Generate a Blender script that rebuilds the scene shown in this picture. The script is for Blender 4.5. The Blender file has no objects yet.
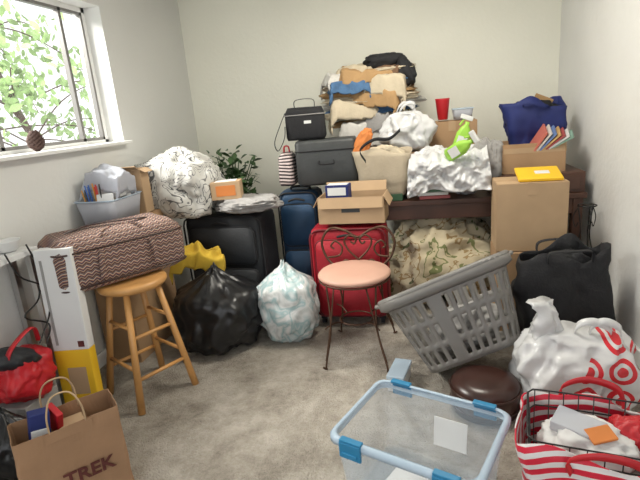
import bpy, bmesh, math, random
from mathutils import Vector, Matrix, Euler, noise
R=math.radians
random.seed(7)
C=bpy.context.collection

# ---------------- materials ----------------
def nt(name):
    m=bpy.data.materials.new(name); m.use_nodes=True
    t=m.node_tree; b=t.nodes['Principled BSDF']
    return m,t,b
def c4(c): return (c[0],c[1],c[2],1)
def objco(t,scale=(1,1,1)):
    tc=t.nodes.new('ShaderNodeTexCoord'); mp=t.nodes.new('ShaderNodeMapping')
    mp.inputs['Scale'].default_value=scale
    t.links.new(tc.outputs['Object'],mp.inputs[0]); return mp.outputs[0]
def addbump(t,b,co,scale,strength,dist=.01,detail=4,ridged=False):
    n=t.nodes.new('ShaderNodeTexNoise'); n.inputs['Scale'].default_value=scale; n.inputs['Detail'].default_value=detail
    if ridged:
        n.noise_type='RIDGED_MULTIFRACTAL'; n.inputs['Distortion'].default_value=.8
    t.links.new(co,n.inputs[0])
    bp=t.nodes.new('ShaderNodeBump'); bp.inputs['Strength'].default_value=strength; bp.inputs['Distance'].default_value=dist
    t.links.new(n.outputs[0],bp.inputs['Height']); t.links.new(bp.outputs[0],b.inputs['Normal'])
def ramp(t,fac,stops,const=False):
    r=t.nodes.new('ShaderNodeValToRGB'); cr=r.color_ramp
    if const: cr.interpolation='CONSTANT'
    while len(cr.elements)<len(stops): cr.elements.new(.5)
    for e,(p,c) in zip(cr.elements,stops): e.position=p; e.color=c4(c)
    t.links.new(fac,r.inputs[0]); return r.outputs[0]
def mat(name,col,rough=.7,metal=0,var=.12,vs=6,bump=0,bs=60,alpha=1,trans=0,spec=None,bd=.01,ridged=False):
    m,t,b=nt(name); co=objco(t)
    n=t.nodes.new('ShaderNodeTexNoise'); n.inputs['Scale'].default_value=vs; n.inputs['Detail'].default_value=5
    t.links.new(co,n.inputs[0])
    lo=[max(0,x*(1-var)) for x in col]; hi=[min(1,x*(1+var)) for x in col]
    t.links.new(ramp(t,n.outputs[0],[(.3,lo),(.7,hi)]),b.inputs['Base Color'])
    b.inputs['Roughness'].default_value=rough; b.inputs['Metallic'].default_value=metal
    if spec is not None: b.inputs['Specular IOR Level'].default_value=spec
    if bump: addbump(t,b,co,bs,bump,bd,ridged=ridged)
    if alpha<1: b.inputs['Alpha'].default_value=alpha
    if trans: b.inputs['Transmission Weight'].default_value=trans
    return m
def mathn(t,op,a,b=None):
    n=t.nodes.new('ShaderNodeMath'); n.operation=op
    for i,v in enumerate((a,b)):
        if v is None: continue
        if isinstance(v,(int,float)): n.inputs[i].default_value=v
        else: t.links.new(v,n.inputs[i])
    return n.outputs[0]
def sepxyz(t,co):
    s=t.nodes.new('ShaderNodeSeparateXYZ'); t.links.new(co,s.inputs[0]); return s.outputs
def zigzag(name,stops,k=14,amp=.5,freq=22):
    m,t,b=nt(name); co=objco(t); s=sepxyz(t,co)
    u=mathn(t,'ADD',s[0],mathn(t,'MULTIPLY',s[1],.7))
    tri=mathn(t,'PINGPONG',mathn(t,'MULTIPLY',u,k),.5)
    v=mathn(t,'ADD',s[2],mathn(t,'MULTIPLY',s[1],.8))
    f=mathn(t,'FRACT',mathn(t,'ADD',mathn(t,'MULTIPLY',v,freq),mathn(t,'MULTIPLY',tri,amp)))
    t.links.new(ramp(t,f,stops,True),b.inputs['Base Color']); b.inputs['Roughness'].default_value=.85
    addbump(t,b,co,150,.3); return m
def stripes(name,c1,c2,scale,axis='X',dist=0,rough=.5):
    m,t,b=nt(name); co=objco(t)
    w=t.nodes.new('ShaderNodeTexWave'); w.bands_direction=axis; w.inputs['Scale'].default_value=scale
    w.inputs['Distortion'].default_value=dist; w.inputs['Detail'].default_value=0; w.inputs['Detail Scale'].default_value=.6
    t.links.new(co,w.inputs[0]); t.links.new(ramp(t,w.outputs[1],[(0,c1),(.5,c2)],True),b.inputs['Base Color'])
    b.inputs['Roughness'].default_value=rough; return m
def blotch(name,stops,scale=8,detail=2,rough=.85,dist=.5,bump=.2,const=True,ridged=False,bs=90,bd=.01):
    m,t,b=nt(name); co=objco(t)
    n=t.nodes.new('ShaderNodeTexNoise'); n.inputs['Scale'].default_value=scale; n.inputs['Detail'].default_value=detail; n.inputs['Distortion'].default_value=dist
    t.links.new(co,n.inputs[0]); t.links.new(ramp(t,n.outputs[0],stops,const),b.inputs['Base Color'])
    b.inputs['Roughness'].default_value=rough; addbump(t,b,co,bs,bump,bd,ridged=ridged); return m

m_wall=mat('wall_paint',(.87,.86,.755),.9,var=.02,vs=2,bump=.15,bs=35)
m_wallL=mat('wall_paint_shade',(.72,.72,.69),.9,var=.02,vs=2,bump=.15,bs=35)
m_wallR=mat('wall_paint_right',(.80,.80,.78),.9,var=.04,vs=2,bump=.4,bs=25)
m_ceil=mat('ceiling_paint',(.86,.86,.83),.9,var=.02)
m_trim=mat('white_trim',(.80,.80,.78),.5,var=.02)
m_frame=mat('aluminium_frame',(.22,.21,.20),.4,.3,var=.05)
m_carpet,t,b=nt('carpet'); co=objco(t)
n1=t.nodes.new('ShaderNodeTexNoise'); n1.inputs['Scale'].default_value=3.5; n1.inputs['Detail'].default_value=11; n1.inputs['Roughness'].default_value=.82
t.links.new(co,n1.inputs[0])
t.links.new(ramp(t,n1.outputs[0],[(.32,(.19,.165,.135)),(.48,(.39,.35,.295)),(.64,(.56,.515,.45))]),b.inputs['Base Color'])
b.inputs['Roughness'].default_value=1; b.inputs['Specular IOR Level'].default_value=.1
addbump(t,b,co,120,1,.02,6)

m_card=mat('cardboard',(.40,.25,.135),.85,var=.08,vs=5,bump=.08)
m_card2=mat('cardboard_light',(.44,.30,.175),.85,var=.08,vs=5)
m_kraft=mat('kraft_paper',(.32,.185,.10),.8,var=.08,vs=9,bump=.3,bs=14)
m_wood=mat('light_wood',(.58,.30,.10),.4,var=.2,vs=4)
m_dwood=mat('dark_wood',(.08,.035,.022),.45,var=.3,vs=3)
m_black=mat('black_fabric',(.012,.012,.014),.8,var=.3,bump=.3,bs=90)
m_blackp=mat('black_plastic_bag',(.010,.010,.011),.3,var=.2,bump=.8,bs=5,bd=.04,ridged=True)
m_wbag=mat('white_plastic_bag',(.60,.60,.60),.25,var=.08,bump=1,bs=7,bd=.03,ridged=True)
m_clearbag=blotch('translucent_white_bag',[(.3,(.36,.39,.38)),(.45,(.60,.61,.60)),(.56,(.30,.42,.43)),(.66,(.62,.62,.61))],8,3,.25,.8,.9,False,True,6,.03)
m_red=mat('red_nylon',(.31,.005,.015),.6,var=.2,bump=.2,bs=120)
m_redp=mat('red_plastic',(.48,.012,.02),.45)
m_dred=mat('dark_red_nylon',(.12,.003,.008),.6)
m_blue=mat('blue_nylon',(.010,.04,.09),.6,var=.2)
m_blue2=mat('royal_blue_fabric',(.012,.022,.13),.7,var=.2)
m_navy=mat('charcoal_nylon',(.014,.016,.019),.65,var=.2,bump=.2)
m_grey=mat('grey_plastic',(.185,.175,.162),.45,var=.04)
m_greyf=mat('grey_fabric',(.30,.29,.28),.9,var=.15,bump=.3)
m_dgrey=mat('dark_grey_leather',(.042,.045,.045),.5,var=.2,bump=.2)
m_pink=mat('pink_vinyl',(.54,.32,.24),.5,var=.04)
m_bronze=mat('bronze_wire',(.08,.04,.022),.45,.5,var=.2)
m_wirek=mat('black_wire',(.01,.01,.01),.4)
m_white=mat('white_paper',(.68,.68,.67),.7,var=.03)
m_yel=mat('yellow_print',(.82,.50,.02),.5,var=.03)
m_yelcl=mat('yellow_cloth',(.56,.37,.035),.9,var=.15,bump=.3)
m_beige=mat('beige_canvas',(.44,.37,.27),.9,var=.08,bump=.3)
m_tan=mat('tan_cloth',(.42,.26,.12),.9,var=.12,bump=.3)
m_cream=mat('cream_cloth',(.56,.48,.35),.9,var=.1,bump=.3)
m_whitec=mat('white_cloth',(.60,.58,.54),.9,var=.08,bump=.3)
m_brownc=mat('brown_cloth',(.16,.09,.05),.9,var=.2,bump=.3)
m_denim=mat('denim',(.07,.15,.28),.9,var=.25,vs=20,bump=.3)
m_orange=mat('orange_cloth',(.60,.20,.05),.8,var=.1)
m_green=mat('lime_green_plastic',(.32,.60,.07),.4,var=.1)
m_dgreen=mat('dark_green',(.04,.10,.05),.6)
m_leaf=mat('leaf',(.045,.10,.03),.5,var=.4,vs=9)
m_leafo=mat('outdoor_leaf',(.30,.44,.18),.6,var=.5,vs=6)
m_brownp=mat('brown_leather',(.04,.016,.012),.3,var=.3)
m_terra=mat('terracotta',(.4,.2,.12),.8)
m_bluel=mat('blue_latch',(.02,.20,.38),.4,var=.05)
m_chrome=mat('steel',(.6,.6,.6),.3,1)
m_pine=mat('pine_cone_scale',(.09,.05,.04),.8)
m_clear=mat('clear_plastic',(.66,.78,.88),.12,var=.02,alpha=.17)
m_clearrim=mat('clear_plastic_rim',(.55,.68,.80),.2,var=.02,alpha=.6)
m_frost=mat('frosted_plastic',(.56,.58,.64),.3,var=.05,alpha=.6,bump=.4,bs=6,ridged=True)
m_ink=mat('print_ink',(.10,.02,.015),.7)
m_glass,t,b=nt('window_glass')
b.inputs['Alpha'].default_value=.06; b.inputs['Roughness'].default_value=.05
m_ikat=zigzag('woven_ikat',[(0,(.07,.03,.025)),(.18,(.36,.235,.165)),(.34,(.04,.04,.07)),(.5,(.24,.08,.045)),(.62,(.44,.34,.26)),(.78,(.05,.05,.08)),(.9,(.20,.12,.09))],k=30,amp=.7,freq=30)
m_zebra=stripes('zebra_fabric',(.6,.5,.48),(.03,.02,.02),14,'Z',4)
m_floralbw=blotch('floral_black_on_white',[(.0,(.60,.59,.55)),(.44,(.12,.12,.12)),(.465,(.60,.59,.55)),(.53,(.18,.18,.18)),(.55,(.62,.61,.57)),(.62,(.2,.2,.2)),(.635,(.62,.61,.57))],7,1.5,.9,1.2)
m_floral=blotch('tropical_print',[(.0,(.56,.48,.31)),(.36,(.20,.22,.09)),(.41,(.60,.52,.36)),(.57,(.36,.25,.12)),(.60,(.64,.57,.41)),(.70,(.14,.17,.08))],6,2,.9,1)
m_rstripe,t,b=nt('red_white_stripes'); co=objco(t)
w=t.nodes.new('ShaderNodeTexWave'); w.wave_type='RINGS'; w.rings_direction='Y'; w.inputs['Scale'].default_value=7.5; w.inputs['Distortion'].default_value=1.0; w.inputs['Detail'].default_value=0
mp=[n for n in t.nodes if n.type=='MAPPING'][0]; mp.inputs['Location'].default_value=(.02,0,.12)
t.links.new(co,w.inputs[0]); t.links.new(ramp(t,w.outputs[1],[(0,(.60,.012,.04)),(.55,(.68,.65,.64))],True),b.inputs['Base Color']); b.inputs['Roughness'].default_value=.45
m_target,t,b=nt('white_bag_red_rings'); co=objco(t); s=sepxyz(t,co)
cb=t.nodes.new('ShaderNodeCombineXYZ'); t.links.new(s[0],cb.inputs[0]); t.links.new(s[2],cb.inputs[1])
vo=t.nodes.new('ShaderNodeTexVoronoi'); vo.voronoi_dimensions='2D'; vo.inputs['Scale'].default_value=8; vo.inputs['Randomness'].default_value=0.15
t.links.new(cb.outputs[0],vo.inputs[0])
rc=ramp(t,vo.outputs['Distance'],[(0,(.58,.02,.03)),(.17,(.60,.60,.60)),(.28,(.58,.02,.03)),(.42,(.60,.60,.60))],True)
msk=mathn(t,'GREATER_THAN',mathn(t,'SUBTRACT',s[0],mathn(t,'MULTIPLY',s[2],.6)),-.16)
mx=t.nodes.new('ShaderNodeMix'); mx.data_type='RGBA'; t.links.new(msk,mx.inputs[0]); mx.inputs[6].default_value=(.60,.60,.60,1); t.links.new(rc,mx.inputs[7])
t.links.new(mx.outputs[2],b.inputs['Base Color']); b.inputs['Roughness'].default_value=.25; addbump(t,b,co,7,1,.03,ridged=True)
def colm(c): return mat('print_%d'%random.randrange(99999),tuple(x*.8 for x in c),.6,var=.05)

# ---------------- geometry helpers ----------------
def fin(name,bm,m,parent=None,loc=(0,0,0),rot=(0,0,0),smooth=True,solid=0,bev=0,sub=0,recalc=True):
    if recalc: bmesh.ops.recalc_face_normals(bm,faces=bm.faces[:])
    me=bpy.data.meshes.new(name); bm.to_mesh(me); bm.free()
    if smooth:
        for p in me.polygons: p.use_smooth=True
    me.materials.append(m)
    o=bpy.data.objects.new(name,me); C.objects.link(o)
    o.location=loc; o.rotation_euler=rot
    if parent: o.parent=parent
    if solid:
        d=o.modifiers.new('s','SOLIDIFY'); d.thickness=solid; d.offset=0
    if bev:
        d=o.modifiers.new('b','BEVEL'); d.width=bev; d.segments=2; d.limit_method='ANGLE'
    if sub:
        d=o.modifiers.new('u','SUBSURF'); d.levels=sub; d.render_levels=sub
    return o
def G(name,loc=(0,0,0),rot=(0,0,0)):
    e=bpy.data.objects.new(name,None); C.objects.link(e); e.location=loc
    e.rotation_euler=rot if isinstance(rot,(tuple,list)) else (0,0,rot); e.empty_display_size=.1
    return e
def box(name,size,loc,m,parent=None,rot=(0,0,0),bev=.004):
    bm=bmesh.new(); bmesh.ops.create_cube(bm,size=1); bmesh.ops.scale(bm,vec=size,verts=bm.verts[:])
    return fin(name,bm,m,parent,loc,rot,smooth=False,bev=bev)
def addbox(bm,size,loc,rot=(0,0,0)):
    M=Matrix.Translation(loc)@Euler(rot).to_matrix().to_4x4()@Matrix.Diagonal((*size,1))
    bmesh.ops.create_cube(bm,size=1,matrix=M)
def rr(hx,hy,r,N):
    r=min(r,hx*.999,hy*.999); a=hx-r; b=hy-r
    segs=[('l',(hx,-b),(hx,b)),('a',(a,b),0),('l',(a,hy),(-a,hy)),('a',(-a,b),90),('l',(-hx,b),(-hx,-b)),('a',(-a,-b),180),('l',(-a,-hy),(a,-hy)),('a',(a,-b),270)]
    L=[2*b,math.pi/2*r,2*a,math.pi/2*r]*2; T=sum(L); out=[]
    for i in range(N):
        d=T*i/N; k=0
        while k<7 and d>L[k]: d-=L[k]; k+=1
        s=segs[k]; f=d/L[k] if L[k]>1e-9 else 0
        if s[0]=='l': out.append((s[1][0]+(s[2][0]-s[1][0])*f,s[1][1]+(s[2][1]-s[1][1])*f))
        else:
            an=R(s[2]+90*f); out.append((s[1][0]+r*math.cos(an),s[1][1]+r*math.sin(an)))
    return out
def loft(name,secs,m,parent=None,loc=(0,0,0),rot=(0,0,0),N=64,bottom=True,top=False,solid=0,jit=0,jf=6,seed=0,skip=None,smooth=True,rimwave=0,crum=0,cf=9):
    """secs: (hx,hy,z,corner_r[,ox,oy]); jit = soft wobble, crum = crumpled creases"""
    bm=bmesh.new(); rings=[]
    sd=Vector((seed*3.1,seed*1.7,seed*.9))
    for k,s in enumerate(secs):
        ox=s[4] if len(s)>4 else 0; oy=s[5] if len(s)>5 else 0; ring=[]
        for (x,y) in rr(s[0],s[1],s[3],N):
            p=Vector((x+ox,y+oy,s[2])); d=Vector((x,y,0)).normalized()
            if crum:
                q=Vector((p.x,p.y,p.z*.8))*cf+noise.noise_vector(p*cf*.6)*.6+sd
                w=min(1,k/2)
                p+=d*crum*w*((noise.voronoi(q)[0][0]-.45)+.5*(noise.voronoi(q*2.3)[0][0]-.45))
            if jit:
                w=min(1,k/2)
                p+=noise.noise_vector(p*jf+sd)*jit*w
                p-=d*abs(noise.noise(p*jf*2+sd))*jit*w
            if rimwave and k==len(secs)-1: p.z+=noise.noise(p*7+sd)*rimwave
            p.z=max(p.z,secs[0][2])
            ring.append(bm.verts.new(p))
        rings.append(ring)
    for k in range(len(rings)-1):
        for i in range(N):
            if skip and skip(k,i,N): continue
            j=(i+1)%N; bm.faces.new((rings[k][i],rings[k][j],rings[k+1][j],rings[k+1][i]))
    if bottom: bm.faces.new(rings[0])
    if top: bm.faces.new(rings[-1])
    return fin(name,bm,m,parent,loc,rot,smooth,solid)
def seclerp(keys,n):
    out=[]
    for i in range(n+1):
        f=i/n*(len(keys)-1); k=min(int(f),len(keys)-2); f-=k
        out.append(tuple(keys[k][j]*(1-f)+keys[k+1][j]*f for j in range(len(keys[k]))))
    return out
def cr(pts,n=6,cyc=False):
    P=[Vector(p) for p in pts]
    if len(P)<3: return P
    out=[]; L=len(P); rng=L if cyc else L-1
    for i in range(rng):
        g=lambda k: P[k%L] if cyc else P[max(0,min(L-1,k))]
        a,b_,c,d=g(i-1),g(i),g(i+1),g(i+2)
        for s in range(n):
            u=s/n
            out.append(.5*((2*b_)+(c-a)*u+(2*a-5*b_+4*c-d)*u*u+(3*b_-a-3*c+d)*u**3))
    if not cyc: out.append(P[-1])
    return out
def addtube(bm,pts,r,n=8,cyc=False,r2=None):
    pts=[Vector(p) for p in pts]; L=len(pts); rings=[]
    up=Vector((0.13,0.21,1)).normalized()
    T0=(pts[1]-pts[0]).normalized(); nrm=T0.cross(up)
    if nrm.length<.05: nrm=T0.cross(Vector((1,0,0)))
    nrm.normalize()
    for i,p in enumerate(pts):
        if cyc: T=(pts[(i+1)%L]-pts[i-1])
        else: T=pts[min(i+1,L-1)]-pts[max(i-1,0)]
        T.normalize(); nrm=(nrm-T*nrm.dot(T)).normalized(); bn=T.cross(nrm)
        rad=r if r2 is None else r+(r2-r)*i/(L-1)
        rings.append([bm.verts.new(p+(nrm*math.cos(2*math.pi*k/n)+bn*math.sin(2*math.pi*k/n))*rad) for k in range(n)])
    for i in range(L if cyc else L-1):
        a,b_=rings[i],rings[(i+1)%L]
        for k in range(n): bm.faces.new((a[k],a[(k+1)%n],b_[(k+1)%n],b_[k]))
    if not cyc: bm.faces.new(rings[0]); bm.faces.new(rings[-1])
def tubes(name,lst,m,parent=None,loc=(0,0,0),rot=(0,0,0),n=8):
    bm=bmesh.new()
    for q in lst: addtube(bm,q[0],q[1],n,q[2] if len(q)>2 else False,q[3] if len(q)>3 else None)
    return fin(name,bm,m,parent,loc,rot)
def strap(name,pts,w,m,parent=None,loc=(0,0,0),rot=(0,0,0),side=(0,1,0),th=.004,n=8,cyc=False):
    P=cr(pts,n,cyc); bm=bmesh.new(); s=Vector(side)*w/2
    a=[bm.verts.new(p-s) for p in P]; b_=[bm.verts.new(p+s) for p in P]
    for i in range(len(P)-1): bm.faces.new((a[i],a[i+1],b_[i+1],b_[i]))
    return fin(name,bm,m,parent,loc,rot,solid=th)
def lathe(name,prof,m,parent=None,loc=(0,0,0),rot=(0,0,0),N=32,solid=0,smooth=True):
    bm=bmesh.new(); rings=[]
    for (r,z) in prof: rings.append([bm.verts.new((r*math.cos(2*math.pi*k/N),r*math.sin(2*math.pi*k/N),z)) for k in range(N)])
    for i in range(len(rings)-1):
        for k in range(N): bm.faces.new((rings[i][k],rings[i][(k+1)%N],rings[i+1][(k+1)%N],rings[i+1][k]))
    bm.faces.new(rings[0])
    if not solid: bm.faces.new(rings[-1])
    return fin(name,bm,m,parent,loc,rot,smooth,solid)
def addblob(bm,r,c=(0,0,0),seed=0,amp=.08,f=1.6,p=2.4,flat=.0,sub=5,ridge=.07,rf=2.6,rz=0,top=0,sag=0,zs=.5,crum=0,cf=2.6):
    """soft lump: crest folds (ridge) and crumpled plastic creases (crum)"""
    g=bmesh.ops.create_icosphere(bm,subdivisions=sub,radius=1)
    sd=Vector((seed*5.3,seed*2.9,seed*7.7)); Rz=Matrix.Rotation(rz,3,'Z')
    for v in g['verts']:
        d=v.co.normalized(); k=(abs(d.x)**p+abs(d.y)**p+abs(d.z)**p)**(-1/p); q=d*k
        w=noise.noise_vector(d*f+sd); dv=Vector((d.x,d.y,d.z*zs))
        r1=1-2.2*abs(noise.noise(dv*rf+w*.7+sd)); r2=1-2.2*abs(noise.noise(dv*rf*2.1+w*1.1+sd*1.3)); r3=1-2.2*abs(noise.noise(dv*rf*4.3+w*1.5+sd*.7))
        s=1+amp*2*noise.noise(d*f+sd)+ridge*((r1-.55)+.55*(r2-.55)+.28*(r3-.5))
        if crum:
            q1=dv*cf+w*.5+sd
            s+=crum*((noise.voronoi(q1)[0][0]-.45)+.5*(noise.voronoi(q1*2.2)[0][0]-.45))
        q*=s
        if sag:
            h=(q.z+1)/2; q.x*=1+sag*(.5-h); q.y*=1+sag*(.5-h)
        if top and q.z>.5:
            e=(q.z-.5)/.5; e=min(e,1.3); q.x*=1-min(e,1)*.78; q.y*=1-min(e,1)*.78; q.z+=top*e*e
        q.z=max(q.z,-1+flat)
        q=Vector((q.x*r[0],q.y*r[1],q.z*r[2])); v.co=Rz@q+Vector(c)
def blob(name,r,loc,m,parent=None,rot=(0,0,0),**k):
    bm=bmesh.new(); addblob(bm,r,**k); return fin(name,bm,m,parent,loc,rot)
def cloth(name,hx,hy,m,parent=None,loc=(0,0,0),rot=(0,0,0),droop=.0,seed=0,amp=.03,n=44,f=5,th=.006,edge=0,ew=.08,crum=0,front=0,fe=.1):
    """wrinkled sheet; edge lets the margin fall over width ew; front lets the -y side hang down past y=-fe"""
    bm=bmesh.new(); V=[]
    sd=Vector((seed,seed*2,seed*3))
    for i in range(n+1):
        row=[]
        for j in range(n+1):
            x=(i/n*2-1)*hx; y=(j/n*2-1)*hy
            q=Vector((x,y,0)); nv=noise.noise_vector(q*f+sd)
            z=-droop*((x/hx)**2+(y/hy)**2)
            if edge:
                for (c,h) in ((x,hx),(y,hy)):
                    u=(abs(c)-(h-ew))/ew
                    if u>0: z-=edge*u**1.5
            wr=amp*(noise.noise(q*f+sd+nv)+.7*(1-2*abs(noise.noise(q*f*1.6+sd))))
            if crum:
                q2=q*f*2.2+nv+sd
                wr+=crum*((noise.voronoi(q2)[0][0]-.4)+.5*(noise.voronoi(q2*2.3)[0][0]-.4))
            X,Y=x+nv.x*amp*.8,y+nv.y*amp*.8
            if edge:
                ux=max(0,(abs(x)-(hx-ew))/ew); uy=max(0,(abs(y)-(hy-ew))/ew)
                X-=math.copysign(ux*ew*.7,x); Y-=math.copysign(uy*ew*.7,y)
                X+=.012*uy*math.sin(x*70+seed); Y+=.012*ux*math.sin(y*70+seed)
            if front and y<-fe:
                dd=-fe-y; Y=-fe-.03*min(1,dd/.03)-wr*1.0; z-=dd*(1+.25*noise.noise(Vector((x*5,seed,0)))); X=x+nv.x*amp*.8
            else: z+=wr
            row.append(bm.verts.new((X,Y,z)))
        V.append(row)
    for i in range(n):
        for j in range(n): bm.faces.new((V[i][j],V[i+1][j],V[i+1][j+1],V[i][j+1]))
    return fin(name,bm,m,parent,loc,rot,solid=th)
def carton(name,w,d,h,loc,rz=0,m=None,open_=True,flap=(120,115,110,125),fl=None,label=None):
    m=m or m_card; g=G(name,loc,rz); t=.006
    bm=bmesh.new()
    addbox(bm,(w,t,h),(0,-d/2,h/2)); addbox(bm,(w,t,h),(0,d/2,h/2)); addbox(bm,(t,d,h),(-w/2,0,h/2)); addbox(bm,(t,d,h),(w/2,0,h/2)); addbox(bm,(w,d,t),(0,0,t/2))
    if not open_:
        addbox(bm,(w,d/2-.002,t),(0,-d/4,h)); addbox(bm,(w,d/2-.002,t),(0,d/4,h))
    fin('carton_body',bm,m,g,smooth=False)
    if open_:
        f=fl or min(w,d)*.4; bm=bmesh.new()
        a=R(flap[0]-90); addbox(bm,(w-.01,f,t*.7),(0,-d/2-math.cos(a)*f/2,h-math.sin(a)*f/2),(a,0,0))
        a=R(flap[1]-90); addbox(bm,(w-.01,f,t*.7),(0,d/2+math.cos(a)*f/2,h-math.sin(a)*f/2),(-a,0,0))
        a=R(flap[2]-90); addbox(bm,(f,d-.01,t*.7),(-w/2-math.cos(a)*f/2,0,h-math.sin(a)*f/2),(0,-a,0))
        a=R(flap[3]-90); addbox(bm,(f,d-.01,t*.7),(w/2+math.cos(a)*f/2,0,h-math.sin(a)*f/2),(0,a,0))
        fin('carton_flaps',bm,m_card2,g,smooth=False)
    else:
        box('packing_tape',(w*1.005,.05,.002),(0,0,h+t/2+.001),m_card2,g,bev=0)
        box('tape_tail',(.05,.002,.07),(0,-d/2-t/2-.001,h-.03),m_card2,g,bev=0)
    if label: box('printed_label',(w*.28,.002,h*.14),(0,-d/2-t/2-.001,h*.5),label,g,bev=0)
    return g
def suitcase(name,w,d,h,loc,rz,m,md,handle=True):
    g=G(name,loc,rz)
    loft('shell',[(w/2-.03,d/2-.02,.06,.05),(w/2-.005,d/2-.004,.075,.06),(w/2,d/2,.12,.06),(w/2,d/2,h-.06,.06),(w/2-.006,d/2-.005,h-.02,.06),(w/2-.03,d/2-.025,h,.05)],m,g,top=True,N=72)
    for nm,z0,z1,dd in (('upper_pocket',.54,.90,.035),('lower_pocket',.12,.50,.045)):
        a=h*z0;b_=h*z1; hh=(b_-a)/2
        loft(nm,[(w*.42,hh,0,.05),(w*.42,hh,dd*.6,.05),(w*.40,hh-.01,dd,.04)],m,g,loc=(0,-d/2+.002,(a+b_)/2),rot=(R(90),0,0),top=True,bottom=False,N=48)
        zp=[Vector((x,-d/2-dd*.55,(a+b_)/2+y)) for x,y in rr(w*.421,hh+.001,.05,48)]
        tubes(nm+'_zip',[(zp,.005,True)],md,g,n=6)
    tubes('edge_piping',[([Vector((x,-d/2+.005,h/2+.03+y)) for x,y in rr(w/2-.004,h/2-.035,.06,64)],.007,True)],md,g,n=6)
    tubes('top_handle',[(cr([(-.07,0,h-.005),(-.06,0,h+.02),(.06,0,h+.02),(.07,0,h-.005)]),.009)],m_black,g)
    tubes('front_handle',[(cr([(-.06,-d/2-.02,h*.93),(0,-d/2-.035,h*.95),(.06,-d/2-.02,h*.93)]),.008)],m_black,g)
    bm=bmesh.new()
    for sx in (-1,1):
        for sy in (-1,1):
            bmesh.ops.create_cone(bm,cap_ends=True,segments=16,radius1=.03,radius2=.03,depth=.025,matrix=Matrix.Translation((sx*(w/2-.05),sy*(d/2-.045),.03))@Matrix.Rotation(R(90),4,'Y'))
            addbox(bm,(.04,.03,.04),(sx*(w/2-.05),sy*(d/2-.045),.055))
    fin('wheels',bm,m_black,g,smooth=False)
    return g

# ---------------- room ----------------
XL,XR,YB,YF,ZC=-1.95,1.10,4.2,-.9,2.44
WY0,WY1,WZ0,WZ1=1.50,3.04,1.315,2.17
box('floor',(XR-XL+.4,YB-YF+.3,.1),((XL+XR)/2,(YB+YF)/2,-.05),m_carpet,bev=0)
box('ceiling',(XR-XL+.4,YB-YF+.3,.1),((XL+XR)/2,(YB+YF)/2,ZC+.05),m_ceil,bev=0)
box('wall_back',(XR-XL+.4,.12,ZC),((XL+XR)/2,YB+.06,ZC/2),m_wall,bev=0)
box('wall_right',(.12,YB-YF,ZC),(XR+.06,(YB+YF)/2,ZC/2),m_wallR,bev=0)
bm=bmesh.new(); T=.20
addbox(bm,(T,WY0-YF,ZC),(XL-T/2,(WY0+YF)/2,ZC/2)); addbox(bm,(T,YB-WY1,ZC),(XL-T/2,(WY1+YB)/2,ZC/2))
addbox(bm,(T,WY1-WY0,WZ0),(XL-T/2,(WY0+WY1)/2,WZ0/2)); addbox(bm,(T,WY1-WY0,ZC-WZ1),(XL-T/2,(WY0+WY1)/2,(ZC+WZ1)/2))
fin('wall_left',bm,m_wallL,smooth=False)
g=G('window_1',(XL-.14,(WY0+WY1)/2,(WZ0+WZ1)/2)); W=WY1-WY0; Hh=WZ1-WZ0
bm=bmesh.new(); ft=.03
addbox(bm,(.05,W,ft),(0,0,-Hh/2+ft/2)); addbox(bm,(.05,W,ft),(0,0,Hh/2-ft/2)); addbox(bm,(.05,ft,Hh),(0,-W/2+ft/2,0)); addbox(bm,(.05,ft,Hh),(0,W/2-ft/2,0))
fin('outer_frame',bm,m_trim,g,smooth=False)
bm=bmesh.new()
for y in (2.80,2.15): addbox(bm,(.03,.024,Hh-.06),(.01,y-(WY0+WY1)/2,0))
addbox(bm,(.03,W-.06,.018),(.01,0,-Hh/2+.04)); addbox(bm,(.03,W-.06,.018),(.01,0,Hh/2-.04)); addbox(bm,(.03,.018,Hh-.06),(.01,W/2-.04,0))
fin('sash_frame',bm,m_frame,g,smooth=False)
box('glass',(.004,W-.06,Hh-.06),(0,0,0),m_glass,g,bev=0)
box('trim_1',(.22,W+.02,.02),(XL-.05,(WY0+WY1)/2,WZ0+.0),m_trim,bev=.004)
box('baseboard_back',(XR-XL-.04,.015,.09),((XL+XR)/2,YB-.0085,.045),m_trim)
box('baseboard_right',(.015,YB-YF-.1,.09),(XR-.0085,(YB+YF)/2,.045),m_trim)
box('baseboard_left',(.015,YB-YF-.1,.09),(XL+.0085,(YB+YF)/2,.045),m_trim)
# outdoor tree
g=G('outdoor_tree',(-3.4,2.6,0))
random.seed(3); bm=bmesh.new(); ends=[]
trunk=cr([(0,1.7,-.3),(.05,1.6,.8),(-.05,1.3,1.5),(0,.9,2.4)])
addtube(bm,trunk,.05,8,False,.025)
for i in range(30):
    s=trunk[random.randrange(5,len(trunk))]; dr=Vector((random.uniform(-.4,.5),random.uniform(-2.4,1.2),random.uniform(-.5,.9)))
    pts=cr([s,s+dr*.4+Vector((0,0,.12)),s+dr*.8+Vector((0,0,.1)),s+dr*1.1])
    addtube(bm,pts,.008,6,False,.003); ends+=pts[5:]
fin('branches',bm,m_pine,g)
bm=bmesh.new()
for i in range(2300):
    e=random.choice(ends)+Vector([random.gauss(0,.14) for _ in range(3)]); s=random.uniform(.025,.06)
    a=Euler((random.uniform(0,6),random.uniform(0,6),random.uniform(0,6))).to_matrix()
    q=[Vector((-1,0,0)),Vector((-.3,.5,.1)),Vector((.4,.45,.1)),Vector((1.1,0,0)),Vector((.4,-.45,.1)),Vector((-.3,-.5,.1))]
    vs=[bm.verts.new(e+a@(v*s)) for v in q]; bm.faces.new(vs)
fin('leaves',bm,m_leafo,g,recalc=False)
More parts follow.
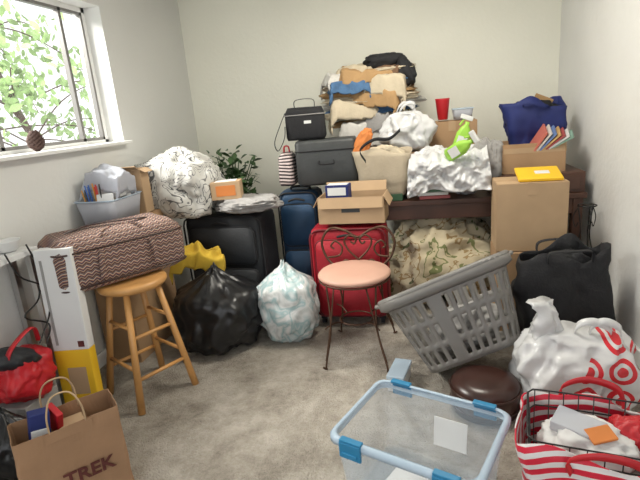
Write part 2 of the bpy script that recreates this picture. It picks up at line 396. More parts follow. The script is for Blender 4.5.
# pine cone
g=G('pine_cone',(XL-.02,2.27,WZ0+.012)); bm=bmesh.new()
for k in range(90):
    f=k/90; z=.012+f*.085; rad=.036*math.sin(math.pi*min(1,.18+f*.8))+.004; an=k*2.399963
    M_=Matrix.Translation((rad*math.cos(an)*.75,rad*math.sin(an)*.75,z))@Matrix.Rotation(an,4,'Z')@Matrix.Rotation(R(-25-30*f),4,'Y')@Matrix.Diagonal((.022,.016,.005,1))
    bmesh.ops.create_icosphere(bm,subdivisions=1,radius=1,matrix=M_)
fin('scales',bm,m_pine,g); lathe('core',[(.01,0),(.028,.02),(.028,.05),(.01,.095)],m_pine,g)

# ---------------- left side ----------------
g=G('desk',(-1.865,1.42,0)); box('top',(.15,1.0,.03),(0,0,.885),m_white,g)
bm=bmesh.new()
for sx in (-.055,.055):
    for sy in (-.46,.46): addbox(bm,(.03,.03,.87),(sx,sy,.435))
fin('legs',bm,m_chrome,g,smooth=False)
lathe('white_bowl',[(.03,0),(.045,.01),(.06,.05),(.063,.055),(.055,.05),(.035,.012)],m_white,None,(-1.87,1.83,.901))
tubes('power_cable',[(cr([(-1.775,1.84,.93),(-1.77,1.87,.8),(-1.74,1.80,.68),(-1.76,1.72,.62),(-1.72,1.80,.55),(-1.70,1.74,.48)]),.004),(cr([(-1.78,1.72,.92),(-1.77,1.76,.8),(-1.74,1.84,.72),(-1.72,1.82,.6),(-1.7,1.70,.5)]),.004)],m_wirek)
g=G('red_duffel_bag',(-1.80,1.65,0))
box('grey_crate',(.18,.20,.26),(0,0,.13),m_greyf,g)
blob('bag_body',(.115,.14,.12),(0,0,.37),m_redp,g,(R(-25),0,R(-10)),seed=70,ridge=.10,p=2.8,sub=5)
blob('dark_opening',(.075,.11,.05),(.03,-.03,.465),m_navy,g,(R(-25),0,R(-10)),seed=71,ridge=.08,sub=4)
strap('handle',[(.05,-.10,.46),(.08,-.08,.54),(.08,.05,.58),(.05,.10,.49)],.025,m_redp,g,side=(1,0,0))
bm=bmesh.new(); addblob(bm,(.13,.10,.16),(0,0,.155),seed=4,top=.25,ridge=.08,crum=.14); fin('trash_bag',bm,m_blackp,None,(-1.69,1.42,0))
g=G('flat_pack_box',(-1.655,1.83,0),(R(-3),R(0),R(10)))
box('panel_top',(.175,.06,.50),(0,0,.65),m_white,g); box('panel_yellow',(.175,.06,.29),(0,0,.255),m_yel,g); box('panel_foot',(.175,.06,.10),(0,0,.055),m_white,g)
box('printed_strip',(.012,.002,.42),(-.06,-.031,.64),m_greyf,g,bev=0); box('printed_strip_2',(.05,.002,.02),(.03,-.031,.80),m_greyf,g,bev=0); box('printed_picture',(.09,.002,.14),(.01,-.0315,.24),m_card2,g,bev=0); box('logo_dot',(.03,.002,.03),(.055,-.031,.43),m_ink,g,bev=0)
# kraft shopping bag
g=G('paper_shopping_bag',(-1.345,1.37,0),R(47))
w,d,h=.36,.17,.375
loft('paper_body',seclerp([(w/2,d/2,.002,.006),(w/2,d/2,h,.006)],10),m_kraft,g,solid=.002,jit=.006,jf=7,N=80,smooth=False)
for s in (-1,1):
    tubes('handle_%d'%(s+2),[(cr([(-.06,s*d/2,h-.03),(-.058,s*(d/2+.003),h+.06),(-.03,s*d/2*.8,h+.12),(.03,s*d/2*.8,h+.12),(.058,s*(d/2+.003),h+.06),(.06,s*d/2,h-.03)]),.0035)],m_card2,g)
box('handle_patch',(.16,.002,.04),(0,-d/2-.004,h-.02),m_kraft,g,bev=0)
tc=bpy.data.curves.new('txt','FONT'); tc.body='TREK'; tc.size=.075; tc.extrude=.0006; tc.offset=.002; tc.align_x='CENTER'; to=bpy.data.objects.new('tt',tc); C.objects.link(to)
dg=bpy.context.evaluated_depsgraph_get(); me=bpy.data.meshes.new_from_object(to.evaluated_get(dg)); bpy.data.objects.remove(to)
me.materials.clear(); me.materials.append(m_ink); lo=bpy.data.objects.new('printed_lettering',me); C.objects.link(lo); lo.parent=g; lo.location=(0.035,-d/2-.009,.14); lo.rotation_euler=(R(90),0,0)
box('boxed_item',(.07,.05,.2),(-.09,.0,.33),m_blue2,g,(0,R(8),0)); box('boxed_item_label',(.06,.052,.08),(-.09,-.001,.33),m_white,g,(0,R(8),0))
box('carton_item',(.09,.09,.28),(.02,.02,.19),m_card2,g); box('red_item',(.025,.08,.10),(-.03,.03,.36),m_redp,g,(R(20),0,R(20)))
g=G('plastic_jug',(-1.50,1.13,0)); lathe('bottle',[(.05,0),(.06,.01),(.062,.10),(.055,.14),(.022,.18),(.02,.2)],m_white,g); lathe('cap',[(.024,.195),(.024,.22),(.02,.222)],m_redp,g)
# bar stool
g=G('bar_stool',(-1.47,2.13,0),R(61))
lathe('seat',[(.12,.612),(.165,.615),(.175,.63),(.175,.643),(.165,.655),(.08,.652)],m_wood,g,N=48)
legs=[]
def lp(sx,sy,z):
    f=z/.62; k=.165*(1-f)+.085*f; return Vector((sx*k,sy*k,z))
for sx in (-1,1):
    for sy in (-1,1): legs.append(([lp(sx,sy,0),lp(sx,sy,.3),lp(sx,sy,.62)],.019,False,.016))
tubes('legs',legs,m_wood,g,n=14)
rg=[]
for (a,b_,zs) in (((-1,-1),(1,-1),(.17,.38)),((1,-1),(1,1),(.22,.43)),((1,1),(-1,1),(.17,.38)),((-1,1),(-1,-1),(.22,.43))):
    for z in zs: rg.append(([lp(*a,z),lp(*b_,z)],.010))
tubes('rungs',rg,m_wood,g,n=10)
# duffel
g=G('woven_duffel_bag',(-1.58,2.19,.66),R(55))
L,Wd,Ht=.335,.185,.265
loft('bag_body',[(L-.05,Wd-.04,.0,.05),(L-.01,Wd-.01,.02,.06),(L,Wd,.06,.06),(L,Wd,.18,.06),(L-.015,Wd-.01,.23,.06),(L-.05,Wd-.05,Ht,.05)],m_ikat,g,top=True,N=80,jit=.012,jf=5)
tubes('piping',[([Vector((x,y,.205)) for x,y in rr(L-.005,Wd-.002,.06,60)],.005,True),([Vector((x,y,.03)) for x,y in rr(L-.005,Wd-.004,.06,60)],.005,True)],m_brownp,g)
tubes('zip',[([Vector((x,y,.24)) for x,y in rr(L-.04,Wd-.045,.05,60)],.004,True)],m_wirek,g)
strap('handle_front',[(-.14,-Wd-.006,.05),(-.13,-Wd-.008,.17),(-.08,-Wd+.05,.275),(.08,-Wd+.05,.275),(.13,-Wd-.008,.17),(.14,-Wd-.006,.05)],.026,m_ikat,g,side=(1,0,0))
strap('shoulder_strap',[(-.27,0,.255),(-.1,.05,.28),(.1,-.02,.28),(.27,.03,.255)],.03,m_brownp,g)
carton('storage_carton',.22,.54,.86,(-1.815,2.68,0),0,m_card,open_=False)
g=G('craft_caddy',(-1.795,2.54,.872),R(0))
loft('tray',[(.10,.14,0,.03),(.125,.155,.15,.03)],m_frost,g,solid=.004)
loft('tray_rim',[(.127,.157,.145,.03),(.132,.162,.152,.03)],m_clearrim,g,bottom=False,solid=.004)
for nm,cc in (('red_pens',(.6,.05,.04)),('blue_pens',(.05,.15,.5)),('orange_pens',(.75,.35,.05)),('black_markers',(.02,.02,.02))):
    l=[]
    for k in range(3):
        x=random.uniform(-.05,.03);y=random.uniform(-.12,-.08); l.append(([Vector((x,y,.01)),Vector((x*1.4,y*1.15,random.uniform(.19,.25)))],.004))
    tubes(nm,l,colm(cc),g,n=6)
for k,cc in enumerate(((.8,.8,.8),(.7,.5,.3),(.35,.45,.6),(.85,.82,.7),(.5,.5,.5),(.8,.75,.7))):
    lathe('paint_jar_%d'%k,[(.02,.004),(.026,.01),(.026,.10+.01*k),(.016,.12+.01*k)],colm(cc),g,(.07-.05*(k%2),-.1+.045*k,0),N=16)
box('white_packet',(.09,.02,.15),(.05,-.11,.11),m_white,g,(R(-10),0,R(20)))
cloth('crumpled_clear_plastic',.14,.15,m_frost,g,(0.02,.03,.29),(0,R(12),0),seed=2,amp=.03,droop=.04,f=5,th=.003,edge=.08,ew=.05,crum=.03)
box('pale_box',(.16,.16,.10),(0,.04,.20),m_white,g,(0,0,R(10)))
g=carton('open_carton',.17,.11,.28,(-1.79,2.80,.872),R(5),m_card2,True,(60,100,100,120))
blob('floral_duvet',(.28,.235,.225),(-1.64,3.14,.985),m_floralbw,amp=.10,ridge=.11,rf=2.2,seed=5,p=2.8,sag=.1,flat=.06)
suitcase('black_suitcase',.60,.32,.76,(-1.34,3.24,0),R(-4),m_navy,m_black)
blob('grey_blanket',(.22,.14,.055),(-1.15,3.12,.835),m_greyf,amp=.1,ridge=.12,seed=9,p=3,flat=.1,zs=1)
g=G('product_box',(-1.27,3.08,.885),R(12)); box('carton',(.20,.12,.12),(0,0,.06),m_card2,g,bev=.003); box('orange_panel',(.13,.002,.07),(0,-.061,.06),m_orange,g,bev=0); box('lid_print',(.14,.1,.002),(0,0,.1211),m_white,g,bev=0)
# plant
g=G('potted_plant',(-1.55,3.86,0)); lathe('pot',[(.11,0),(.12,.01),(.15,.26),(.16,.27),(.16,.30),(.145,.30),(.14,.27)],m_terra,g); lathe('soil',[(.10,.2),(.14,.27),(.02,.28)],m_pine,g)
bm=bmesh.new(); bs=bmesh.new()
for i in range(46):
    an=random.uniform(0,6.28); rad=random.uniform(.05,.29); tp=Vector((rad*math.cos(an),rad*.8*math.sin(an),random.uniform(.78,1.12)))
    P=cr([(random.uniform(-.04,.04),random.uniform(-.04,.04),.27),(tp.x*.3,tp.y*.3,.7),tp]); addtube(bs,P,.004,5)
    for k in range(8):
        e=P[-1-k%6]+Vector((random.gauss(0,.03),random.gauss(0,.03),random.gauss(0,.03)))
        A=Euler((random.uniform(-.8,.8),random.uniform(-.8,.8),random.uniform(0,6.28))).to_matrix(); s=random.uniform(.03,.05)
        q=[Vector((-1,0,0)),Vector((-.3,.45,.12)),Vector((.4,.4,.1)),Vector((1.2,0,-.1)),Vector((.4,-.4,.1)),Vector((-.3,-.45,.12))]
        bm.faces.new([bm.verts.new(e+A@(v*s)) for v in q])
fin('leaves',bm,m_leaf,g,recalc=False); fin('stems',bs,m_leaf,g)
# garbage bags
bm=bmesh.new(); addblob(bm,(.29,.24,.25),(0,0,.245),seed=1,amp=.08,ridge=.06,sag=.3,top=.08,crum=.15); fin('garbage_bag',bm,m_blackp,None,(-1.27,2.69,0))
bm=bmesh.new(); addblob(bm,(.20,.175,.245),(0,0,.24),seed=6,amp=.06,ridge=.05,sag=.15,top=.06,crum=.20); fin('clear_garbage_bag',bm,m_clearbag,None,(-.845,2.79,0))
cloth('yellow_cloth',.20,.13,m_yelcl,None,(-1.40,2.78,.60),(R(15),R(10),R(20)),seed=3,amp=.05,droop=.03,f=7,edge=.08,ew=.06)

# ---------------- centre ----------------
suitcase('red_suitcase',.50,.27,.67,(-.45,3.085,0),R(0),m_red,m_dred)
g=carton('cardboard_box',.42,.23,.17,(-.41,3.08,.70),R(-3),m_card2,True,(165,30,150,150),.07,label=m_dgrey)
g=G('small_blue_box',(-.50,3.06,.712),R(-5)); box('carton',(.15,.10,.23),(0,0,.115),m_blue2,g,bev=.003); box('printed_panel',(.12,.002,.05),(0,-.051,.19),m_white,g,bev=0); box('lid_panel',(.13,.08,.002),(0,0,.2312),m_white,g,bev=0)
suitcase('blue_suitcase',.30,.26,.86,(-.85,3.46,0),R(0),m_blue,m_black)
g=G('storage_case',(-.62,3.42,.905),R(6))
loft('case_body',[(.20,.12,0,.03),(.215,.13,.02,.035),(.215,.13,.29,.035),(.205,.12,.31,.03)],m_dgrey,g,top=True)
tubes('lid_seam',[([Vector((x,y,.24)) for x,y in rr(.217,.132,.035,60)],.004,True)],m_black,g)
tubes('side_handle',[(cr([(-.05,-.132,.17),(-.045,-.15,.15),(.045,-.15,.15),(.05,-.132,.17)]),.006)],m_black,g)
g=G('lunch_bag',(-.76,3.44,1.222),R(8))
loft('bag_body',[(.13,.09,0,.03),(.14,.10,.02,.035),(.14,.10,.18,.04),(.12,.08,.22,.04)],m_black,g,top=True,jit=.006)
tubes('zip_trim',[([Vector((x,y,.17)) for x,y in rr(.142,.102,.04,50)],.004,True)],m_greyf,g)
strap('top_handle',[(-.07,0,.215),(-.06,0,.27),(.06,0,.27),(.07,0,.215)],.025,m_black,g)
box('front_tag',(.05,.002,.02),(.02,-.102,.12),m_white,g,bev=0)
strap('shoulder_strap',[(-.14,-.02,.19),(-.17,-.08,.12),(-.22,-.11,.0),(-.20,-.12,-.06),(-.15,-.11,.02),(-.14,-.09,.10)],.018,m_black,g)
g=G('zebra_print_bag',(-.91,3.40,.91),0); loft('bag_body',[(.05,.09,0,.03),(.06,.10,.03,.03),(.055,.09,.20,.03),(.03,.08,.23,.02)],m_zebra,g,top=True,jit=.008); tubes('handle',[(cr([(-.02,0,.22),(-.015,0,.27),(.015,0,.27),(.02,0,.22)]),.006)],m_redp,g)
# table
g=G('wooden_table',(.35,3.69,0)); box('top',(1.40,.88,.035),(0,0,.755),m_dwood,g); box('apron_front',(1.32,.025,.10),(0,-.41,.688),m_dwood,g); box('apron_back',(1.32,.025,.10),(0,.41,.688),m_dwood,g)
bm=bmesh.new()
for sx in (-.65,.65):
    for sy in (-.40,.40): addbox(bm,(.06,.06,.74),(sx,sy,.37))
fin('legs',bm,m_dwood,g,smooth=False,bev=.004)
g=G('wooden_drawer_box',(.76,3.52,.774),0); box('carcass',(.56,.50,.13),(0,0,.065),m_dwood,g); box('drawer_front',(.50,.01,.09),(0,-.255,.065),m_dwood,g); tubes('pull',[(cr([(-.04,-.26,.065),(-.03,-.28,.06),(.03,-.28,.06),(.04,-.26,.065)]),.004)],m_chrome,g)
# clothes pile: folded garments plus draped ones hanging over the heap
g=G('folded_clothes_pile',(-.34,3.84,.782),0)
random.seed(11)
seq=[m_greyf,m_brownc,m_cream,m_denim,m_whitec,m_tan,m_greyf,m_whitec,m_brownc,m_cream,m_whitec,m_tan,m_cream,m_denim,m_whitec,m_cream,m_tan,m_beige,m_denim,m_cream]
z=0
for i,mm in enumerate(seq):
    th=random.uniform(.042,.056); wide=1.28 if i>11 else .95
    blob('garment_%d'%i,(random.uniform(.23,.28)*wide,random.uniform(.18,.205),th*.66),(random.uniform(-.03,.04),random.uniform(-.02,.02),z+th/2),mm,g,rot=(random.uniform(-.05,.05),random.uniform(-.07,.07),random.uniform(-.2,.2)),seed=i,amp=.09,ridge=.09,p=4.5,f=1.5,rf=3.2,sub=5,zs=1.6)
    z+=th*.92
zt=z
for i,(mm,x,y,zz,rz_,hx_,hy_,ed) in enumerate(((m_whitec,-.04,-.10,.50,.1,.24,.20,.16),(m_greyf,.10,-.12,.56,-.2,.16,.18,.14),(m_cream,-.12,-.08,.66,.25,.24,.22,.12),(m_tan,.10,-.08,.74,-.3,.24,.22,.11),(m_denim,-.12,-.12,.80,.15,.22,.19,.07),(m_cream,.16,-.08,.82,-.15,.22,.22,.12),(m_whitec,-.16,-.05,.86,.4,.22,.20,.08),(m_tan,.02,-.06,zt-.01,.2,.28,.21,.09),(m_brownc,.20,-.04,zt+.0,-.5,.17,.19,.10),(m_cream,-.08,-.04,zt+.025,-.2,.20,.17,.06))):
    cloth('draped_garment_%d'%i,hx_,hy_,mm,g,(x,y,zz),(R(random.uniform(-4,8)),R(random.uniform(-8,8)),rz_),seed=30+i,amp=.026,f=7,th=.012,edge=ed,ew=.09,n=50)
blob('black_cap',(.15,.11,.055),(.13,-.04,zt+.055),m_black,g,seed=31,amp=.1,ridge=.08,sub=4,zs=1)
blob('black_scarf',(.06,.05,.10),(.29,-.12,zt-.04),m_black,g,rot=(0,R(-25),0),seed=32,amp=.2,ridge=.12,sub=4)
# beige tote
g=G('canvas_tote_bag',(-.22,3.33,.775),R(-6))
loft('bag_body',seclerp([(.14,.06,0,.03),(.18,.08,.10,.05),(.20,.08,.30,.05)],10),m_beige,g,solid=.005,jit=.02,jf=5,rimwave=.03,loc=(0,0,.04))
strap('strap',[(-.10,-.10,.28),(-.13,-.12,.36),(-.04,-.10,.42),(.06,-.08,.42),(.13,-.05,.47)],.022,m_black,g,side=(0,0,1))
blob('stuffed_cloth',(.16,.055,.10),(0,0,.27),m_cream,g,seed=8,ridge=.10)
blob('orange_garment',(.05,.035,.11),(-.13,-.02,.39),m_orange,g,rot=(0,R(25),0),seed=12,ridge=.12)
box('filler_books',(.26,.13,.05),(0,0,.025),m_dgreen,g)
# white carrier bag with two handles, sitting behind the tote
g=G('white_plastic_bag',(-.05,3.50,1.10),R(8))
loft('bag_body',seclerp([(.12,.07,0,.04),(.17,.10,.06,.06),(.18,.10,.14,.06),(.13,.07,.22,.05),(.07,.03,.25,.025)],26),m_wbag,g,N=110,top=True,jit=.012,jf=7,crum=.09,cf=9,seed=3)
for s in (-1,1): strap('handle_%d'%(s+2),[(-.05*s-.03,s*.02,.22),(-.05*s,s*.04,.29),(.0,s*.05,.31),(.05*s,s*.04,.27),(.07*s,s*.02,.22)],.03,m_wbag,g,side=(.2,.3,.9),th=.003)
carton('support_carton',.22,.17,.30,(.06,3.50,.775),0,m_card,open_=False)
g=G('magazine_stack',(.11,3.33,.775),R(4))
for i,cc in enumerate(((.4,.1,.1),(.75,.75,.72),(.1,.2,.12),(.2,.3,.45),(.8,.8,.78),(.08,.14,.1),(.75,.72,.7),(.2,.35,.3),(.7,.7,.68),(.1,.15,.1),(.6,.6,.6))): box('magazine_%d'%i,(.20,.14,.022),(random.uniform(-.008,.008),0,.0115+i*.024),colm(cc),g,(0,0,random.uniform(-.06,.06)),.003)
lathe('red_cup',[(.03,0),(.035,.005),(.05,.14),(.052,.15),(.046,.14),(.03,.01)],m_redp,None,(.20,3.72,1.27))
carton('back_carton',.34,.26,.48,(.26,3.78,.775),0,m_card,open_=False)
g=G('clear_food_container',(.34,3.74,1.264),0); loft('tub',[(.06,.05,0,.02),(.07,.06,.07,.02)],m_frost,g,solid=.003); box('lid',(.15,.13,.01),(0,0,.075),m_clearrim,g)
def spray(name,loc,rot,mb):
    g=G(name,loc,rot)
    loft('bottle',[(.035,.022,0,.02),(.045,.028,.01,.025),(.045,.028,.12,.025),(.03,.02,.16,.02),(.014,.014,.18,.013),(.014,.014,.20,.013)],mb,g,top=True)
    box('spray_head',(.08,.025,.03),(-.015,0,.225),m_white,g); box('trigger',(.012,.015,.05),(-.035,0,.19),m_green,g,(0,R(20),0)); box('label',(.06,.002,.07),(0,-.029,.07),m_white,g,bev=0)
spray('spray_bottle',(.27,3.35,1.07),(R(0),R(20),0),m_green)
blob('shoe_bag',(.10,.09,.15),(.315,3.37,.93),m_frost,seed=17,ridge=.06,crum=.15)
spray('spray_bottle',(.20,3.22,1.06),(R(20),R(60),R(-15)),m_green)
# loose bag spread on the table edge, hanging down in front
cloth('crumpled_plastic_bag',.26,.26,m_wbag,None,(.20,3.27,1.045),(0,R(-3),R(-4)),seed=21,amp=.045,f=6,n=80,th=.003,crum=.06,front=1,fe=.05)
blob('grey_plastic_bag',(.10,.09,.15),(.46,3.35,.99),m_greyf,seed=24,amp=.12,ridge=.08,crum=.2)
# right carton with tote and magazines
g=carton('shipping_box',.38,.30,.19,(.74,3.47,.905),R(0),m_card,True,(178,178,150,175),.06)
for i,cc in enumerate(((.7,.2,.15),(.85,.8,.75),(.2,.3,.6),(.8,.5,.2),(.5,.1,.1),(.9,.9,.88),(.3,.5,.4))):
    box('magazine_%d'%i,(.012,.2,.25),(.02+i*.020,-.06,.17),colm(cc),g,(R(15),R(30+5*i),0),.001)
g=G('blue_tote_bag',(.79,3.58,1.06),R(-3))
loft('bag_body',seclerp([(.15,.07,0,.03),(.20,.09,.12,.05),(.21,.09,.28,.05)],10),m_blue2,g,solid=.005,jit=.035,jf=5,rimwave=.07)
blob('stuffing',(.18,.075,.12),(0,0,.18),m_black,g,seed=25,ridge=.12); box('notebook',(.12,.02,.08),(.05,0,.28),m_tan,g,(R(10),R(25),0))
strap('handle',[(-.08,-.09,.26),(-.07,-.12,.28),(.04,-.12,.27),(.08,-.09,.25)],.02,m_blue2,g)
carton('moving_box',.40,.28,.50,(.66,3.02,0),R(0),m_card,open_=False)
carton('moving_box',.38,.27,.40,(.65,3.03,.51),R(-2),m_card2,open_=False)
g=G('yellow_envelope',(.70,3.02,.925),(R(12),0,R(-3))); box('mailer',(.24,.20,.02),(0,0,.02),m_yel,g,bev=.006); box('address_label',(.08,.05,.001),(.02,0,.0308),m_white,g,bev=0)
bm=bmesh.new(); addblob(bm,(.36,.25,.31),(0,0,.30),seed=40,amp=.10,ridge=.16,rf=2.4,p=2.6,sag=.2,flat=.02,zs=.8); fin('floral_clothes_pile',bm,m_floral,None,(.16,3.44,0))
g=G('wire_plant_stand',(1.01,3.12,0),R(8))
T_=[([Vector((.05*math.cos(a),.05*math.sin(a),.72)) for a in [k*math.pi/12 for k in range(24)]],.004,True)]
for k in range(3):
    a=k*2.094+.4; c,s=math.cos(a),math.sin(a)
    T_.append((cr([(.05*c,.05*s,.72),(.03*c,.03*s,.55),(.06*c,.06*s,.40),(.03*c,.03*s,.2),(.065*c,.065*s,.005)]),.004))
    T_.append((cr([(.05*c,.05*s,.70),(.075*c,.075*s,.64),(.06*c,.06*s,.58),(.045*c,.045*s,.61)]),.003))
tubes('scrolls',T_,m_wirek,g,n=6)
# bistro chair
g=G('vanity_chair',(-.375,2.64,0),R(-2))
lathe('seat_cushion',[(.15,.462),(.20,.464),(.212,.475),(.212,.485),(.20,.497),(.10,.502)],m_pink,g,N=56)
T_=[]
T_.append(([Vector((.205*math.cos(a),.205*math.sin(a),.458)) for a in [k*math.pi/24 for k in range(48)]],.006,True))
for sx in (-1,1):
    for sy,fy in ((-1,-.27),(1,.20)):
        ft_=Vector((sx*.170+.025,fy,.004))
        tp=Vector((sx*.14,sy*.14,.455))
        T_.append((cr([tp,tp*.5+ft_*.5+Vector((-sx*.025,0,0)),ft_+Vector((0,0,.03)),ft_,ft_+Vector((sx*.02,-.005,.012))]),.0055))
        tp2=Vector((sx*.09,sy*.175,.455)); T_.append((cr([tp2,tp2*.5+ft_*.5+Vector((0,0,0)),ft_+Vector((0,0,.05))]),.0045))
T_.append(([Vector((.10*math.cos(a),.10*math.sin(a)-.01,.20)) for a in [k*math.pi/12 for k in range(24)]],.0045,True))
for sx in (-1,1):
    for sy in (-1,1): T_.append((cr([(sx*.07,sy*.07-.01,.20),(sx*.11,sy*.12-.01,.22),(sx*.155,sy*.18-.01,.21)]),.0045))
by=.185
T_.append((cr([(-.13,by-.03,.455),(-.20,by,.52),(-.225,by+.01,.62),(-.17,by+.02,.70),(-.08,by+.025,.685),(0,by+.025,.64),(.08,by+.025,.685),(.17,by+.02,.70),(.225,by+.01,.62),(.20,by,.52),(.13,by-.03,.455)]),.008))
for s in (-1,1):
    T_.append((cr([(0,by+.01,.50),(s*.06,by+.015,.56),(s*.085,by+.02,.62),(s*.05,by+.02,.655),(s*.012,by+.02,.63),(s*.025,by+.02,.60),(s*.045,by+.02,.615)]),.006))
    T_.append((cr([(s*.19,by,.52),(s*.12,by+.01,.53),(s*.10,by+.015,.58),(s*.14,by+.015,.62),(s*.17,by+.015,.59),(s*.15,by+.015,.57)]),.006))
    T_.append((cr([(s*.03,by,.47),(s*.08,by+.005,.50),(s*.11,by+.01,.47)]),.006))
tubes('wire_frame',T_,m_bronze,g,n=8)

# ---------------- right foreground ----------------
g=G('laundry_basket',(.265,2.35,.13),(R(-22),R(-21),R(6)))
rows=24; HB=.41; secs=[]
for k in range(rows+1):
    f=k/rows; secs.append((.235+.09*f,.165+.07*f,HB*f,.09+.04*f))
def skipf(k,i,N):
    band=(k%7) in (1,2,3,4,5) and 1<k<21
    return band and (i%4) in (1,2) and (i%36)>3
loft('slotted_body',secs,m_grey,g,N=144,skip=skipf,solid=.007)
tubes('rim',[([Vector((x,y,HB+.005)) for x,y in rr(.338,.248,.13,80)],.016,True)],m_grey,g,n=10)
loft('rim_lip',[(.322,.232,HB-.05,.13),(.35,.26,HB-.035,.14),(.35,.26,HB+.012,.14)],m_grey,g,N=80,bottom=False,solid=.005)
tubes('handles',[(cr([(s*.335,-.08,HB-.01),(s*.37,-.07,HB-.005),(s*.375,0,HB),(s*.37,.07,HB-.005),(s*.335,.08,HB-.01)]),.010) for s in (-1,1)],m_grey,g,n=8)
blob('laundry',(.19,.13,.11),(0,.02,.14),m_greyf,g,seed=33,ridge=.12)
g=G('leather_pouf',(.28,2.07,0)); lathe('body',[(.13,0),(.15,.01),(.155,.06),(.155,.11),(.145,.145),(.10,.16),(.02,.165)],m_brownp,g,N=40)
tubes('seams',[([Vector((.157*math.cos(a),.157*math.sin(a),zz)) for a in [k*math.pi/20 for k in range(40)]],.004,True) for zz in (.045,.12)],m_brownp,g)
g=G('shallow_white_box',(-.12,2.26,0),R(-12)); box('base',(.08,.18,.07),(0,0,.035),m_white,g); box('lid',(.09,.19,.02),(0,0,.08),m_clearrim,g)
g=G('black_tote_bag',(.76,2.66,0),R(4))
loft('bag_body',seclerp([(.20,.08,.003,.04),(.25,.13,.12,.06),(.25,.12,.40,.05),(.22,.09,.58,.04)],18),m_black,g,solid=.005,jit=.05,jf=4,rimwave=.10)
for s in (-1,1): strap('handle_%d'%(s+2),[(-.11,s*.09,.54),(-.10,s*.10,.60),(0,s*.12,.61),(.10,s*.10,.60),(.11,s*.09,.54)],.03,m_black,g)
blob('contents',(.19,.08,.2),(0,0,.36),m_black,g,seed=41,ridge=.12)
# white carrier bag with red ring print, handles standing up at the left
g=G('plastic_shopping_bag',(.675,2.13,0),R(0))
loft('bag_body',seclerp([(.19,.12,.003,.05),(.235,.165,.07,.07),(.235,.165,.16,.07),(.225,.15,.26,.07,),(.19,.11,.34,.06),(.12,.06,.38,.05)],34),m_target,g,N=140,top=True,jit=.014,jf=6,crum=.10,cf=7,seed=5)
loft('gathered_top',seclerp([(.10,.06,.28,.04,-.10,0),(.07,.04,.38,.03,-.12,0),(.04,.025,.46,.02,-.13,0),(.05,.03,.51,.02,-.15,0)],14),m_wbag,g,N=60,top=True,jit=.012,jf=8,crum=.06,cf=12,seed=8)
for k_,(x0,x1) in enumerate(((-.02,.12),(.04,.16))): strap('handle_%d'%(k_+1),[(x0,-.03,.35),(x0+.01,-.05,.42),((x0+x1)/2,-.06,.44),(x1,-.05,.40),(x1+.01,-.03,.33)],.035,m_wbag,g,side=(.2,.5,.8),th=.003)
# clear storage bin
g=G('clear_storage_bin',(-.015,1.53,0),R(-23))
hx,hy=.265,.205
loft('tub',[(hx-.04,hy-.035,.004,.03),(hx-.035,hy-.03,.012,.035),(hx-.008,hy-.006,.28,.04)],m_clear,g,N=80,solid=.003)
loft('rim',[(hx-.01,hy-.008,.265,.04),(hx+.008,hy+.008,.268,.045),(hx+.008,hy+.008,.285,.045),(hx,hy,.295,.045),(hx-.012,hy-.01,.292,.04)],m_clearrim,g,N=80,bottom=False,solid=.003)
for i,(x,s) in enumerate(((-.17,-1),(.17,-1),(-.17,1),(.17,1))):
    bm=bmesh.new(); addbox(bm,(.085,.012,.06),(0,0,0)); addbox(bm,(.085,.026,.010),(0,-s*.010,.034)); addbox(bm,(.06,.014,.02),(0,s*.004,-.015))
    fin('latch_%d'%i,bm,m_bluel,g,(x,s*(hy+.012),.262),smooth=False,bev=.003)
box('paper_sheet_1',(.21,.28,.003),(.04,-.05,.02),m_white,g,(0,0,R(15))); box('paper_sheet_2',(.22,.15,.003),(-.02,-.06,.03),m_white,g,(R(4),0,R(-8)))
box('card_print',(.05,.03,.001),(.10,-.09,.0225),m_dgrey,g,(0,0,R(15)),0); box('leaning_sheet',(.13,.003,.12),(.06,.14,.17),m_white,g,(R(-8),0,0))
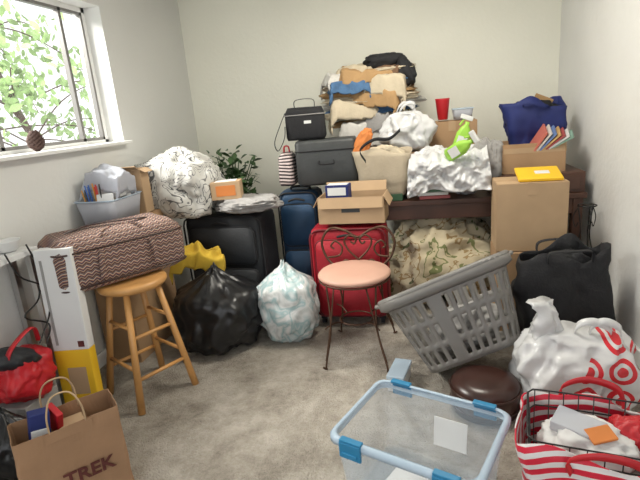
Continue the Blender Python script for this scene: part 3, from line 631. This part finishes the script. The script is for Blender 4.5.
# striped reusable bag with wire basket
g=G('striped_shopping_bag',(.555,1.48,0),R(-12))
loft('bag_body',seclerp([(.20,.14,.004,.03),(.23,.17,.12,.04),(.235,.18,.33,.04)],14),m_rstripe,g,solid=.004,jit=.02,jf=5,rimwave=.06)
for s in (-1,1): strap('handle_%d'%(s+2),[(-.09,s*.18,.29),(-.10,s*.20,.35),(-.02,s*.21,.39),(.08,s*.20,.37),(.10,s*.18,.29)],.028,m_redp,g,side=(.3,0,.9))
W_=[]
for zz,k in ((.36,1),(.30,.96)): W_.append(([Vector((x,y,zz)) for x,y in rr(.215*k,.15*k,.03,40)],.003,True))
for i in range(9):
    x=-.19+i*.0475; W_.append(([Vector((x,-.148,.36)),Vector((x,-.135,.20)),Vector((x,.135,.20)),Vector((x,.148,.36))],.002))
for i in range(6):
    y=-.12+i*.048; W_.append(([Vector((-.212,y,.36)),Vector((-.2,y,.20)),Vector((.2,y,.20)),Vector((.212,y,.36))],.002))
tubes('wire_basket',W_,m_wirek,g,n=6)
blob('white_tissue',(.14,.10,.07),(-.03,0,.27),m_white,g,seed=61,ridge=.08,crum=.2); box('orange_card',(.08,.06,.01),(.0,-.04,.345),m_orange,g,(R(12),R(-8),R(25))); box('clear_pack',(.15,.09,.04),(-.06,-.0,.335),m_frost,g,(R(10),R(5),R(-20)))
blob('red_tissue',(.09,.06,.06),(.12,.06,.29),m_redp,g,seed=63,ridge=.12)
blob('bag_stuffing',(.19,.13,.09),(0,0,.13),m_greyf,g,seed=62)

# ---------------- camera + light ----------------
M=Matrix.Rotation(R(12),4,'Z')@Matrix.Rotation(R(75),4,'X')@Matrix.Rotation(R(-5),4,'Z')
cam=bpy.data.cameras.new('camera'); cobj=bpy.data.objects.new('camera',cam); C.objects.link(cobj)
cobj.matrix_world=Matrix.Translation((0,0,1.41))@M
cam.sensor_width=36; cam.lens=36*481/640; cam.clip_start=.05
bpy.context.scene.camera=cobj
w=bpy.data.worlds.new('sky'); bpy.context.scene.world=w; w.use_nodes=True
bg=w.node_tree.nodes['Background']; bg.inputs[0].default_value=(.96,.98,1,1); bg.inputs[1].default_value=1.25
al=bpy.data.lights.new('window_daylight','AREA'); al.shape='RECTANGLE'; al.size=1.5; al.size_y=1.0; al.energy=230; al.color=(1,.98,.92)
ao=bpy.data.objects.new('window_daylight',al); C.objects.link(ao); ao.location=(-3.3,1.9,3.1)
ao.rotation_euler=(Vector((0.3,2.9,.6))-Vector(ao.location)).to_track_quat('-Z','Y').to_euler()
cl=bpy.data.lights.new('added_ceiling_fill','AREA'); cl.shape='DISK'; cl.size=.7; cl.energy=24; cl.color=(1,.95,.84)  # added fill light under the ceiling, no real fixture, brightens the back walls
c2=bpy.data.objects.new('added_ceiling_fill',cl); C.objects.link(c2); c2.location=(-.1,2.6,2.40)
sc=bpy.context.scene; sc.view_settings.view_transform='Standard'; sc.view_settings.exposure=.45
